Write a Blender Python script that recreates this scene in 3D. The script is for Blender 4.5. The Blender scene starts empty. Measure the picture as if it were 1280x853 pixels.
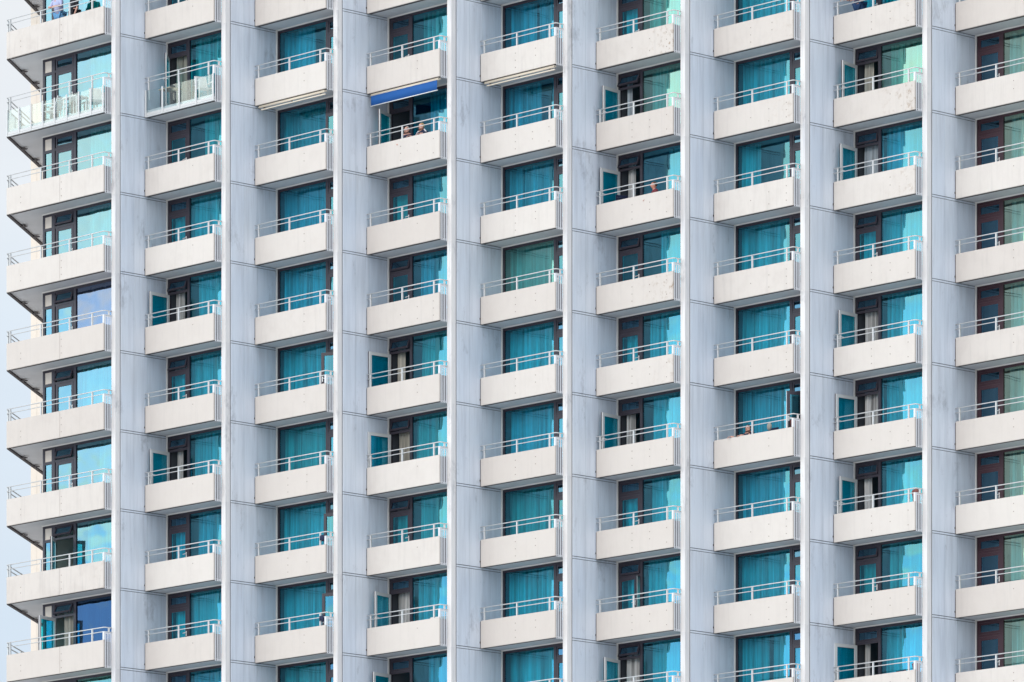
import bpy, bmesh, math, random
from mathutils import Vector, Matrix
random.seed(7)
R = math.radians
scene = bpy.context.scene
COL = scene.collection

# ------------------------------------------------------------------ measured layout (metres)
YAW = 0.8202807930; FPX = 7900.0; DIST = 214.7101
BX, BY = 4.000452, 1.609631          # step from one bay to the next (the facade is a sawtooth)
FH = 2.75                            # storey height
W = 3.678                            # width of a balcony
PH = 0.937                           # parapet panel height
XC, ZC = -1.06513, 51.51348
CAMZ = 1.6
Z0 = CAMZ + ZC                       # underside of the balcony row 0
COLS = 'ABCDEFGHI'
FL = 0.25                            # slab thickness
YW = 1.05                            # window plane behind the parapet plane
TOPN, BOTN = -1, 9

def org(c, n):
    i = COLS.index(c) - 4
    return Vector((BX*i, BY*i, Z0 - FH*n))

# ------------------------------------------------------------------ materials
def mat(name):
    m = bpy.data.materials.new(name); m.use_nodes = True
    nt = m.node_tree
    for n in list(nt.nodes): nt.nodes.remove(n)
    out = nt.nodes.new('ShaderNodeOutputMaterial')
    return m, nt, out
def N(nt, t, **kw):
    n = nt.nodes.new(t)
    for k, v in kw.items():
        if k in n.inputs: n.inputs[k].default_value = v
        else: setattr(n, k, v)
    return n
def L(nt, a, b): nt.links.new(a, b)
def rgba(c): return (c[0], c[1], c[2], 1)

def simple(name, col, rough=0.6, metal=0.0, var=0.0, scale=6.0):
    m, nt, out = mat(name)
    p = N(nt, 'ShaderNodeBsdfPrincipled'); p.inputs['Roughness'].default_value = rough
    p.inputs['Metallic'].default_value = metal
    p.inputs['Base Color'].default_value = rgba(col)
    if var > 0:
        tc = N(nt, 'ShaderNodeTexCoord'); nz = N(nt, 'ShaderNodeTexNoise', Scale=scale, Detail=5.0)
        L(nt, tc.outputs['Object'], nz.inputs['Vector'])
        mp = N(nt, 'ShaderNodeMapRange'); mp.inputs['To Min'].default_value = 1-var; mp.inputs['To Max'].default_value = 1+var*.5
        L(nt, nz.outputs['Fac'], mp.inputs['Value'])
        mx = N(nt, 'ShaderNodeMix', data_type='RGBA', blend_type='MULTIPLY'); mx.inputs[0].default_value = 1
        mx.inputs[6].default_value = rgba(col); L(nt, mp.outputs[0], mx.inputs[7]); L(nt, mx.outputs[2], p.inputs['Base Color'])
    L(nt, p.outputs[0], out.inputs[0])
    return m

def mulcol(nt, a, col, fac_socket):
    mx = N(nt, 'ShaderNodeMix', data_type='RGBA', blend_type='MIX')
    L(nt, fac_socket, mx.inputs[0]); L(nt, a, mx.inputs[6]); mx.inputs[7].default_value = rgba(col)
    return mx.outputs[2]

def ramp2(nt, sock, a, b):
    mp = N(nt, 'ShaderNodeMapRange'); mp.inputs['From Min'].default_value = a; mp.inputs['From Max'].default_value = b
    L(nt, sock, mp.inputs['Value']); return mp.outputs[0]
def math1(nt, op, a, b):
    m = N(nt, 'ShaderNodeMath', operation=op)
    for i, v in enumerate((a, b)):
        if isinstance(v, (int, float)): m.inputs[i].default_value = v
        else: L(nt, v, m.inputs[i])
    return m.outputs[0]

def parapet_mat():
    m, nt, out = mat('cream_cement_panel')
    p = N(nt, 'ShaderNodeBsdfPrincipled'); p.inputs['Roughness'].default_value = .75
    tc = N(nt, 'ShaderNodeTexCoord'); oi = N(nt, 'ShaderNodeObjectInfo')
    sh = N(nt, 'ShaderNodeVectorMath', operation='ADD'); L(nt, tc.outputs['Object'], sh.inputs[0])
    rv = N(nt, 'ShaderNodeVectorMath', operation='SCALE'); rv.inputs[0].default_value = (37, 11, 53); L(nt, oi.outputs['Random'], rv.inputs['Scale'])
    L(nt, rv.outputs[0], sh.inputs[1])
    base = N(nt, 'ShaderNodeMix', data_type='RGBA')
    base.inputs[6].default_value = rgba((.575, .523, .485)); base.inputs[7].default_value = rgba((.645, .60, .562))
    L(nt, oi.outputs['Random'], base.inputs[0])
    at = N(nt, 'ShaderNodeAttribute', attribute_type='OBJECT', attribute_name='dirt')
    # faint rain streaks
    mpn = N(nt, 'ShaderNodeMapping'); mpn.inputs['Scale'].default_value = (7, 7, .55); L(nt, sh.outputs[0], mpn.inputs[0])
    n1 = N(nt, 'ShaderNodeTexNoise', Scale=1.0, Detail=6.0, Roughness=.65); L(nt, mpn.outputs[0], n1.inputs[0])
    f1 = math1(nt, 'MULTIPLY', ramp2(nt, n1.outputs[0], .52, .8), math1(nt, 'ADD', .12, math1(nt, 'MULTIPLY', at.outputs['Fac'], .9)))
    c1 = mulcol(nt, base.outputs[2], (.42, .39, .37), f1)
    # overall weathering clouds
    n2 = N(nt, 'ShaderNodeTexNoise', Scale=1.6, Detail=8.0, Roughness=.7); L(nt, sh.outputs[0], n2.inputs[0])
    f2 = math1(nt, 'MULTIPLY', ramp2(nt, n2.outputs[0], .45, .75), math1(nt, 'ADD', .10, math1(nt, 'MULTIPLY', at.outputs['Fac'], .7)))
    c2 = mulcol(nt, c1, (.45, .40, .37), f2)
    # rust and mould specks towards the free end of the panel
    n3 = N(nt, 'ShaderNodeTexNoise', Scale=5.5, Detail=8.0, Roughness=.72); L(nt, sh.outputs[0], n3.inputs[0])
    sx = N(nt, 'ShaderNodeSeparateXYZ'); L(nt, tc.outputs['Object'], sx.inputs[0])
    end = math1(nt, 'POWER', ramp2(nt, sx.outputs['X'], 1.7, 3.6), 1.6)
    at2 = N(nt, 'ShaderNodeAttribute', attribute_type='OBJECT', attribute_name='rust')
    f3 = math1(nt, 'MULTIPLY', math1(nt, 'MULTIPLY', ramp2(nt, n3.outputs[0], .53, .66), end), at2.outputs['Fac'])
    c3 = mulcol(nt, c2, (.33, .24, .17), f3)
    L(nt, c3, p.inputs['Base Color'])
    bp = N(nt, 'ShaderNodeBump', Strength=.12, Distance=.01); L(nt, n2.outputs[0], bp.inputs['Height']); L(nt, bp.outputs[0], p.inputs['Normal'])
    L(nt, p.outputs[0], out.inputs[0])
    return m

def fin_mat(name='painted_wall_panel', col=(.585, .64, .735), col2=(.62, .665, .745)):
    m, nt, out = mat(name)
    p = N(nt, 'ShaderNodeBsdfPrincipled'); p.inputs['Roughness'].default_value = .6
    tc = N(nt, 'ShaderNodeTexCoord'); geo = N(nt, 'ShaderNodeNewGeometry')
    base = N(nt, 'ShaderNodeMix', data_type='RGBA'); base.inputs[6].default_value = rgba(col); base.inputs[7].default_value = rgba(col2)
    L(nt, geo.outputs['Random Per Island'], base.inputs[0])
    mpn = N(nt, 'ShaderNodeMapping'); mpn.inputs['Scale'].default_value = (5, 5, .35); L(nt, geo.outputs['Position'], mpn.inputs[0])
    n1 = N(nt, 'ShaderNodeTexNoise', Scale=1.0, Detail=7.0, Roughness=.65); L(nt, mpn.outputs[0], n1.inputs[0])
    c1 = mulcol(nt, base.outputs[2], (.36, .39, .46), math1(nt, 'MULTIPLY', ramp2(nt, n1.outputs[0], .45, .75), .5))
    mp2 = N(nt, 'ShaderNodeMapping'); mp2.inputs['Scale'].default_value = (1, 1, .45); L(nt, geo.outputs['Position'], mp2.inputs[0])
    n2 = N(nt, 'ShaderNodeTexNoise', Scale=1.1, Detail=9.0, Roughness=.75); L(nt, mp2.outputs[0], n2.inputs[0])
    c2 = mulcol(nt, c1, (.20, .21, .25), math1(nt, 'MULTIPLY', ramp2(nt, n2.outputs[0], .575, .74), .75))
    n3 = N(nt, 'ShaderNodeTexNoise', Scale=.35, Detail=3.0); L(nt, geo.outputs['Position'], n3.inputs[0])
    c3 = mulcol(nt, c2, (.70, .69, .68), math1(nt, 'MULTIPLY', ramp2(nt, n3.outputs[0], .45, .7), .2))
    # drip stains that start at the panel joints of every storey
    sz = N(nt, 'ShaderNodeSeparateXYZ'); L(nt, geo.outputs['Position'], sz.inputs[0])
    fr_ = math1(nt, 'FRACT', math1(nt, 'DIVIDE', math1(nt, 'SUBTRACT', sz.outputs['Z'], Z0 - FH*40 - .06), FH), 0)
    below = ramp2(nt, fr_, .55, 1.0)
    mp4 = N(nt, 'ShaderNodeMapping'); mp4.inputs['Scale'].default_value = (11, 11, .5); L(nt, geo.outputs['Position'], mp4.inputs[0])
    n4 = N(nt, 'ShaderNodeTexNoise', Scale=1.0, Detail=5.0, Roughness=.7); L(nt, mp4.outputs[0], n4.inputs[0])
    c4 = mulcol(nt, c3, (.33, .33, .36), math1(nt, 'MULTIPLY', math1(nt, 'MULTIPLY', ramp2(nt, n4.outputs[0], .46, .72), math1(nt, 'POWER', below, 1.5)), .42))
    L(nt, c4, p.inputs['Base Color'])
    L(nt, p.outputs[0], out.inputs[0])
    return m

def glass_mat(name, trans, gloss, fac=.34, rough=.0, warp=.03):
    m, nt, out = mat(name)
    tr = N(nt, 'ShaderNodeBsdfTransparent'); tr.inputs[0].default_value = rgba(trans)
    gl = N(nt, 'ShaderNodeBsdfGlossy'); gl.inputs['Color'].default_value = rgba(gloss); gl.inputs['Roughness'].default_value = rough
    geo = N(nt, 'ShaderNodeNewGeometry'); n = N(nt, 'ShaderNodeTexNoise', Scale=1.3, Detail=1.0)
    L(nt, geo.outputs['Position'], n.inputs[0])
    bp = N(nt, 'ShaderNodeBump', Strength=warp, Distance=.2); L(nt, n.outputs[0], bp.inputs['Height']); L(nt, bp.outputs[0], gl.inputs['Normal'])
    lw = N(nt, 'ShaderNodeLayerWeight'); lw.inputs['Blend'].default_value = .5
    f = math1(nt, 'ADD', fac, math1(nt, 'MULTIPLY', math1(nt, 'POWER', lw.outputs['Facing'], 5.0), .6))
    mx = N(nt, 'ShaderNodeMixShader'); L(nt, f, mx.inputs[0]); L(nt, tr.outputs[0], mx.inputs[1]); L(nt, gl.outputs[0], mx.inputs[2])
    L(nt, mx.outputs[0], out.inputs[0])
    return m
def clear_mat(name, col=(1, 1, 1)):
    m, nt, out = mat(name); tr = N(nt, 'ShaderNodeBsdfTransparent'); tr.inputs[0].default_value = rgba(col)
    L(nt, tr.outputs[0], out.inputs[0]); return m
def cloth_mat(name, col, tl=.3):
    m, nt, out = mat(name)
    d = N(nt, 'ShaderNodeBsdfDiffuse'); t = N(nt, 'ShaderNodeBsdfTranslucent')
    tc = N(nt, 'ShaderNodeTexCoord'); oi = N(nt, 'ShaderNodeObjectInfo')
    ad = N(nt, 'ShaderNodeVectorMath', operation='ADD'); sc = N(nt, 'ShaderNodeVectorMath', operation='SCALE'); sc.inputs[0].default_value = (41, 7, 3)
    L(nt, oi.outputs['Random'], sc.inputs['Scale']); L(nt, tc.outputs['Object'], ad.inputs[0]); L(nt, sc.outputs[0], ad.inputs[1])
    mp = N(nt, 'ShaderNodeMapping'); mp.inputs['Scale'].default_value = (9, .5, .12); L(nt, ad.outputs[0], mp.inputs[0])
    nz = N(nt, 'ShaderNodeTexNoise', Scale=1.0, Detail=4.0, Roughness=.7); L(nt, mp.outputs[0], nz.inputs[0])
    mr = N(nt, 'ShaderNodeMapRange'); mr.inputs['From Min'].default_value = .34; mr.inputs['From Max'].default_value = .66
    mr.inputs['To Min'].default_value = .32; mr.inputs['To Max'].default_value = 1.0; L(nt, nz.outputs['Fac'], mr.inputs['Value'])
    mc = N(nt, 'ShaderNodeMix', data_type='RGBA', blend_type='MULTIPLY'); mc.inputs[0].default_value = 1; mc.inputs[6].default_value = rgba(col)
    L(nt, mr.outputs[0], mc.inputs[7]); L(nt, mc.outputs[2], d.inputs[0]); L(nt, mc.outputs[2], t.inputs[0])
    mx = N(nt, 'ShaderNodeMixShader'); mx.inputs[0].default_value = tl
    L(nt, d.outputs[0], mx.inputs[1]); L(nt, t.outputs[0], mx.inputs[2]); L(nt, mx.outputs[0], out.inputs[0])
    return m

M = dict(
 cream=parapet_mat(),
 bolt=simple('rusty_bolt', (.24, .19, .16), .7),
 fin=fin_mat(),
 pier=fin_mat('painted_pier_edge', (.70, .68, .675), (.72, .705, .70)),
 fincore=simple('dark_joint_core', (.10, .11, .13), .9),
 jamb=simple('cream_jamb_strip', (.80, .78, .76), .6),
 soffit=simple('slab_concrete', (.66, .67, .70), .8, var=.14, scale=1.5),
 gapshade_trim=simple('gap_shade_and_dark_trim', (.07, .06, .065), .8),  # dark tone for painted gap shade, also for real brackets and edge trim
 rail=simple('pale_rail_metal', (.58, .585, .59), .4, .0),
 slat=simple('pale_slat_metal', (.72, .73, .77), .45, .0),
 frame=simple('dark_brown_frame', (.034, .028, .042), .45),
 redframe=simple('reddish_brown_frame', (.05, .02, .03), .45),
 sash=simple('white_sash_inner', (.62, .62, .62), .5),
 handle=simple('white_handle', (.8, .8, .8), .35),
 infill=simple('cream_infill_board', (.70, .62, .55), .6),
 endwall=simple('cream_end_wall', (.76, .675, .59), .8, var=.12, scale=1.2),
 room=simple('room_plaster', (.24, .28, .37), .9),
 plain=simple('plain_facade', (.5, .5, .52), .8, var=.1),
 roof=simple('roof_felt', (.2, .2, .21), .9),
 clear=clear_mat('clear_edge'),
 curtain=cloth_mat('white_sheer_cloth', (.86, .855, .86), .2),
 curtain2=cloth_mat('cream_sheer_cloth', (.80, .76, .68), .25),
 curtain3=cloth_mat('pale_blue_cloth', (.68, .76, .84), .2),
 greencurtain=cloth_mat('sage_curtain_cloth', (.62, .72, .55), .15),
 railglass=glass_mat('clear_balcony_glass', (.90, .945, .945), (.95, 1, 1), .08, .05),
 awn_case=simple('cream_awning_case', (.70, .62, .51), .4),
 awn_blue=simple('blue_awning_cloth', (.003, .085, .32), .8, var=.1, scale=2),
 white=simple('white_plastic', (.78, .78, .77), .4),
 darkm=simple('dark_metal', (.03, .035, .045), .5),
 navy=simple('navy_cloth', (.012, .02, .06), .9),
 navyboard=simple('dark_infill_strip', (.02, .024, .04), .6),
 brown=simple('brown_cloth', (.22, .085, .075), .9),
 wood=simple('tan_wood', (.45, .33, .2), .6),
 leaf=simple('leaf_green', (.08, .16, .04), .6),
 pot=simple('clay_pot', (.36, .17, .10), .8),
)
TEAL = (.02, .84, 1.0)
G = dict(
 cyan=glass_mat('teal_solar_glass', TEAL, (.30, .82, 1.0), .22),
 deep=glass_mat('deep_teal_solar_glass', (.02, .74, .94), (.28, .78, 1.0), .23),
 green=glass_mat('green_sky_reflection_glass', (.10, .86, .84), (.52, .90, .82), .30),  # pale green sky reflection put into the pane tint
 violet=glass_mat('violet_sky_reflection_glass', (.2, .42, .7), (.40, .48, .68), .42),  # violet sky reflection put into the pane tint
 blue=glass_mat('blue_sky_reflection_glass', (.06, .26, .42), (.12, .22, .40), .40),  # deep blue sky reflection put into the pane tint
 silver=glass_mat('silver_solar_glass', (.12, .82, .90), (.40, .72, .88), .38),
 yellow=glass_mat('pale_green_glass', (.26, .90, .95), (.72, .94, .74), .42),
 leafglass=glass_mat('dark_teal_door_glass', (.03, .62, .72), (.30, .80, 1.0), .2),
 dark=glass_mat('dark_blue_glass', (.10, .40, .58), (.34, .66, .9), .24),
)

# ------------------------------------------------------------------ mesh builder
class MB:
    def __init__(s): s.v = []; s.f = []; s.m = []; s.sm = []
    def quad(s, pts, mi=0):
        b = len(s.v); s.v += [tuple(p) for p in pts]; s.f.append(tuple(range(b, b+len(pts)))); s.m.append(mi); s.sm.append(False)
    def box(s, x0, x1, y0, y1, z0, z1, mi=0, front=None):
        if x0 > x1: x0, x1 = x1, x0
        b = len(s.v)
        s.v += [(x0,y0,z0),(x1,y0,z0),(x1,y1,z0),(x0,y1,z0),(x0,y0,z1),(x1,y0,z1),(x1,y1,z1),(x0,y1,z1)]
        fs = [(0,3,2,1),(4,5,6,7),(0,1,5,4),(1,2,6,5),(2,3,7,6),(3,0,4,7)]
        for k, f in enumerate(fs):
            s.f.append(tuple(b+i for i in f)); s.m.append(front if (front is not None and k == 2) else mi); s.sm.append(False)
    def prism(s, poly, z0, z1, mi=0):
        n = len(poly); b = len(s.v)
        s.v += [(x,y,z0) for x,y in poly] + [(x,y,z1) for x,y in poly]
        s.f.append(tuple(b+i for i in reversed(range(n)))); s.f.append(tuple(b+n+i for i in range(n)))
        for i in range(n):
            j = (i+1) % n; s.f.append((b+i, b+j, b+n+j, b+n+i))
        s.m += [mi]*(n+2); s.sm += [False]*(n+2)
    def bar(s, a, b_, w, h, mi=0):
        a = Vector(a); b_ = Vector(b_); d = (b_-a).normalized()
        up = Vector((0,0,1)) if abs(d.z) < .95 else Vector((0,1,0))
        r = d.cross(up).normalized(); u = r.cross(d)
        k = len(s.v)
        for p in (a, b_):
            for (sx, sy) in ((-1,-1),(1,-1),(1,1),(-1,1)): s.v.append(tuple(p + r*sx*w/2 + u*sy*h/2))
        for f in ((3,2,1,0),(4,5,6,7),(0,1,5,4),(1,2,6,5),(2,3,7,6),(3,0,4,7)):
            s.f.append(tuple(k+i for i in f)); s.m.append(mi); s.sm.append(False)
    def tube(s, pts, r, n=8, mi=0, cap=True):
        pts = [Vector(p) for p in pts]; b = len(s.v)
        rs = r if isinstance(r, (list, tuple)) else [r]*len(pts)
        for i, p in enumerate(pts):
            d = (pts[min(i+1, len(pts)-1)] - pts[max(i-1, 0)]).normalized()
            up = Vector((0,0,1)) if abs(d.z) < .9 else Vector((1,0,0))
            a = d.cross(up).normalized(); c = a.cross(d)
            for k in range(n):
                t = 2*math.pi*k/n; s.v.append(tuple(p + (a*math.cos(t) + c*math.sin(t))*rs[i]))
        for i in range(len(pts)-1):
            for k in range(n):
                k2 = (k+1) % n
                s.f.append((b+i*n+k, b+(i+1)*n+k, b+(i+1)*n+k2, b+i*n+k2)); s.m.append(mi); s.sm.append(True)
        if cap:
            s.f.append(tuple(b+k for k in range(n))); s.f.append(tuple(b+(len(pts)-1)*n+k for k in reversed(range(n))))
            s.m += [mi, mi]; s.sm += [False, False]
    def ball(s, c, rx, ry, rz, mi=0, nu=10, nv=7, rot=None, zmin=None):
        b = len(s.v); c = Vector(c)
        for j in range(nv+1):
            ph = math.pi*j/nv
            for i in range(nu):
                th = 2*math.pi*i/nu
                q = Vector((rx*math.sin(ph)*math.cos(th), ry*math.sin(ph)*math.sin(th), rz*math.cos(ph)))
                if rot: q = rot @ q
                s.v.append(tuple(c+q))
        for j in range(nv):
            for i in range(nu):
                i2 = (i+1) % nu
                s.f.append((b+j*nu+i, b+(j+1)*nu+i, b+(j+1)*nu+i2, b+j*nu+i2)); s.m.append(mi); s.sm.append(True)
    def mesh(s, name, mats):
        me = bpy.data.meshes.new(name); me.from_pydata(s.v, [], s.f)
        for m_ in mats: me.materials.append(m_)
        for p, mi, sm in zip(me.polygons, s.m, s.sm): p.material_index = mi; p.use_smooth = sm
        bm = bmesh.new(); bm.from_mesh(me); bmesh.ops.recalc_face_normals(bm, faces=bm.faces); bm.to_mesh(me); bm.free()
        me.update(); return me

def link(name, data, parent=None, loc=(0,0,0), rot=None):
    o = bpy.data.objects.new(name, data); COL.objects.link(o)
    o.location = loc
    if rot: o.rotation_euler = rot
    if parent: o.parent = parent
    return o
def tag(o, label, cat, group=None):
    o['label'] = label; o['category'] = cat
    if group: o['group'] = group
    return o
def structure(o): o['kind'] = 'structure'; return o

# ------------------------------------------------------------------ camera
F_ = Vector((-math.sin(YAW), math.cos(YAW), 0)); R_ = Vector((math.cos(YAW), math.sin(YAW), 0))
cam = bpy.data.cameras.new('camera'); camo = bpy.data.objects.new('camera', cam); COL.objects.link(camo)
cp = -DIST*F_ - XC*R_; camo.location = (cp.x, cp.y, CAMZ)
camo.rotation_euler = (math.pi/2, 0, YAW)
cam.sensor_fit = 'HORIZONTAL'; cam.sensor_width = 36; cam.lens = 36*FPX/1280
cam.shift_y = (1896.6675-426.5)/1280; cam.clip_start = 1; cam.clip_end = 20000
scene.camera = camo

# ------------------------------------------------------------------ ground
gb = MB(); gb.box(-6000, 6000, -6000, 6000, -1, 0)
gm = simple('pale_sandy_ground', (.54, .525, .50), .9, var=.25, scale=.05)
structure(link('ground', gb.mesh('ground', [gm])))

# ------------------------------------------------------------------ tower
tower = link('apartment_tower', None, loc=org('E', 19) * 1.0)
tower.location = (0, 0, 0)
tag(tower, 'tall pale apartment tower with rows of cream balconies between blue grey fin walls', 'tower')

ZTOP = Z0 + FH*2 - 0.35
ZBOT = 0.0
# fin walls: the fin right of bay i in that bay's frame
def fin_mesh(dz0):
    b = MB()
    xl, xr = 3.690, 3.965
    b.box(xl, xr-.022, .562, 7.5, ZBOT-dz0, ZTOP-dz0, 1)           # dark core showing through the panel joints
    b.box(xl, 3.905, .35, .560, ZBOT-dz0, ZTOP-dz0, 2)            # pier edge
    ys = [(.552, 1.132), (1.139, 1.735), (1.742, 2.590)]
    n = -2
    zt = ZTOP-dz0
    joints = []
    k = math.ceil((ZBOT-dz0)/FH)
    z = k*FH
    cuts = []
    while z < zt:
        cuts.append(z); z += FH
    edges = [ZBOT-dz0]
    for (ya, yb) in ys:
        lo = ZBOT-dz0
        for c in cuts:
            b.box(xr-.022, xr, ya, yb, lo, c-.060-.022)
            b.box(xr-.022, xr-.002, ya, yb, c-.060, c-.004)
            lo = c+.020
        b.box(xr-.022, xr, ya, yb, lo, zt)
    b.box(xr-.022, xr+.022, 2.600, 2.652, ZBOT-dz0, zt, 3)        # cream jamb strip beside the window
    return b.mesh('fin_wall', [M['fin'], M['fincore'], M['pier'], M['jamb']])
FM = fin_mesh(Z0)
for c in COLS:
    link('fin_wall', FM, tower, org(c, 0))
# end of the building on the left
eb = MB(); d0 = Z0
eb.box(-6.10, -5.755, 4.6, 9, -d0, ZTOP-d0); eb.box(-5.745, -1.0, 4.6, 9, -d0, ZTOP-d0); eb.box(-5.76, -5.74, 4.63, 8.9, -d0, ZTOP-d0)
eb.box(-.983, -.90, 1.145, 4.6, -d0, ZTOP-d0)
link('end_wall', eb.mesh('end_wall', [M['endwall']]), tower, org('A', 0))

# rooms behind the windows, plain storeys below the picture, roof
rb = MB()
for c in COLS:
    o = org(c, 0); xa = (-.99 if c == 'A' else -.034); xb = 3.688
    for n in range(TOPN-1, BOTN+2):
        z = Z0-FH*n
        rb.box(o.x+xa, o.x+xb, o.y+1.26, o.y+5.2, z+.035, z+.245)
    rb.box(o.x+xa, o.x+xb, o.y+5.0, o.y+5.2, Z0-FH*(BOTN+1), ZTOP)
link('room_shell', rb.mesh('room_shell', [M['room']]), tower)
lb = MB()
for c in COLS:
    o = org(c, 0); xa = (-.99 if c == 'A' else -.034)
    lb.box(o.x+xa, o.x+3.688, o.y+1.1, o.y+5.2, 0, Z0-FH*(BOTN+1)+.02)
    lb.box(o.x+xa, o.x+3.688, o.y+1.1, o.y+5.2, Z0-FH*(TOPN)+.26, ZTOP)
link('plain_storeys', lb.mesh('plain_storeys', [M['plain']]), tower)
tb = MB()
for c in COLS:
    o = org(c, 0)
    tb.box(o.x-.03 if c != 'A' else o.x-6.1, o.x+3.97, o.y-.02, o.y+9, ZTOP+.003, ZTOP+.35)
link('roof_slab', tb.mesh('roof_slab', [M['roof']]), tower)

# ------------------------------------------------------------------ balconies
def slab_mesh():
    b = MB(); b.box(-.034, 3.652, .075, YW+.20, .03, FL); b.box(3.640, 3.688, YW-.30, YW+.20, .031, FL-.002)
    b.box(.01, 3.66, .052, .20, .008, .0295, 1)  # shade of the gap behind the parapet, painted as a dark strip
    b.box(.002, 3.688, YW-.05, YW-.015, -.012, .028, 2)              # pale head strip over the window below
    return b.mesh('balcony', [M['soffit'], M['gapshade_trim'], M['jamb']])
def slab_mesh_end():
    b = MB()
    b.prism([(-1.66, .075), (3.652, .075), (3.652, YW+.20), (-.99, YW+.20), (-.99, 4.59), (-5.20, 4.59)], .03, FL)
    b.box(-1.6, 3.66, .052, .20, .008, .0295, 1)  # same painted gap shade under the corner slab
    b.bar((-1.70, .06, -.0), (-5.20, 4.52, -.0), .10, .06, 1)
    b.box(-.98, 3.688, YW-.05, YW-.015, -.012, .028, 2)
    for t in (.33, .66):
        p = Vector((-1.70, .06, -.05)).lerp(Vector((-5.20, 4.52, -.05)), t); b.box(p.x-.02, p.x+.25, p.y-.02, p.y+.14, -.05, -.02, 1)
    return b.mesh('balcony', [M['soffit'], M['gapshade_trim'], M['jamb']])
def bolts(b, cols, x0=0, w=W):
    for fx, zs in cols:
        for z in zs:
            if random.random() < .12: continue
            b.box(x0+fx*w-.014, x0+fx*w+.014, -.006, .0, z-.014, z+.014, 1)
Z4 = (.16, .40, .64, .84); Z3 = (.2, .44, .68)
BOLTS = [[(.47, Z3), (.70, Z4), (.92, Z3)], [(.70, Z3)], [(.47, (.44,)), (.70, (.2, .6)), (.92, Z3)], [(.70, (.44, .7)), (.92, (.3,))], [(.47, Z3), (.74, Z3)]]
def panel(b, x0, x1):
    # panel with softened edges
    ch = .008
    b.box(x0, x1, .0+ch, .05, 0, PH)
    b.box(x0+ch, x1-ch, 0, ch+.0005, ch, PH-ch)
PM = []
for v in BOLTS:
    b = MB(); panel(b, .0, W); bolts(b, v)
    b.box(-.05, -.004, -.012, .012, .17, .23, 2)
    b.box(-.033, -.003, .014, .05, .004, PH-.03, 2)  # dark strip painting the shade in the gap beside the fin
    PM.append(b.mesh('parapet', [M['cream'], M['bolt'], M['gapshade_trim']]))
b = MB(); panel(b, -1.724, 1.268); panel(b, 1.276, W); bolts(b, [(.57, Z3), (.15, (.5, .3)), (.9, (.3,))], -1.724, 5.402)
dirn = Vector((-.614, .789, 0)); a0 = Vector((-1.70, .0, PH/2)); b.bar(a0 + dirn*.06, a0 + dirn*5.6, .05, PH-.01)
PME = b.mesh('parapet', [M['cream'], M['bolt']])

HT, HM = PH+.437, PH+.286
def rail_mesh(x0=0.0, end=False):
    b = MB(); r = .018
    for h, ex in ((HT, .0), (HM, .0)):
        rad = .07
        pts = [(x0-.03 if not end else x0-.02, .028, h)]
        pts += [(3.69-rad, .028, h)]
        for k in range(1, 6):
            a = k*math.pi/10; pts.append((3.69-rad+rad*math.sin(a), .028+rad*(1-math.cos(a)), h))
        pts += [(3.70, .352, h)]
        b.tube(pts, r if h == HT else .015, 8)
    xs = [.155, 1.77, 3.375] if not end else [-1.55, .17, 1.77, 3.02]
    for k, x in enumerate(xs):
        b.box(x-.026, x+.026, .051, .064, PH-.35, HT-.015)
        b.box(x-.026, x+.026, .018, .0505, PH+.001, HT-.015)
    b.box(3.655, 3.705, .215, .26, HM, HT-.01)
    if end:
        for h in (HT, HM):
            p = Vector((x0-.02, .028, h)); b.tube([p, p + dirn*5.5], .021, 8)
        for t in (.12, 2.0, 4.0):
            p = Vector((x0, .03, 0)) + dirn*t; b.box(p.x-.03, p.x+.03, p.y-.02, p.y+.02, PH-.3, HT-.01)
    return b.mesh('railing', [M['rail']])
RM, RME = rail_mesh(), rail_mesh(-1.70, True)
def slat_mesh():
    b = MB()
    b.box(3.625, 3.69, .0045, .05, PH+.004, HM)                        # corner post above the panel
    for k in range(4):
        y = .066 + k*.080
        b.box(3.679, 3.69, y, y+.034, -.03, HM-.01)
    for z in (HM-.06,):
        b.box(3.667, 3.677, .055, .34, z, z+.04)
    for za, zb in ((.05, .90),):                # dark infill strips inside
        b.box(3.660, 3.674, .055, .345, za, zb, 1)
    return b.mesh('slat_screen', [M['slat'], M['navyboard']])
SM = slat_mesh()

def glass_front(x0, x1, n, end=False):
    """clear glass parapet: posts, bottom channel and panes"""
    p = MB(); g = MB()
    p.box(x0, x1, .01, .05, .06, .15)
    p.box(x0, x1, .0, .06, -.0, .05)
    step = (x1-x0-.06)/n
    for k in range(n+1):
        x = x0+.03+k*step; p.box(x-.035, x+.035, -.012, .012, .0, PH+.0)
        if k < n: g.box(x+.04, x+step-.04, .026, .036, .15, PH-.02, 0)
    if end:
        a = Vector((x0+.03, .03, 0)); d = dirn
        for k in range(1, 6):
            q = a + d*k*1.05; p.box(q.x-.03, q.x+.03, q.y-.02, q.y+.02, 0, PH)
        p.bar(a+d*.05+Vector((0,0,.1)), a+d*5.5+Vector((0,0,.1)), .04, .1); p.bar(a+d*.05+Vector((0,0,PH)), a+d*5.5+Vector((0,0,PH)), .04, .04)
        g.bar(a+d*.05+Vector((0,0,.52)), a+d*5.5+Vector((0,0,.52)), .01, .72)
    return p.mesh('glass_front_frame', [M['rail']]), g.mesh('glass_panel', [M['railglass']])
GB = glass_front(0.0, W-.0, 4); GA = glass_front(-1.724, W, 8, True)

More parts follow.
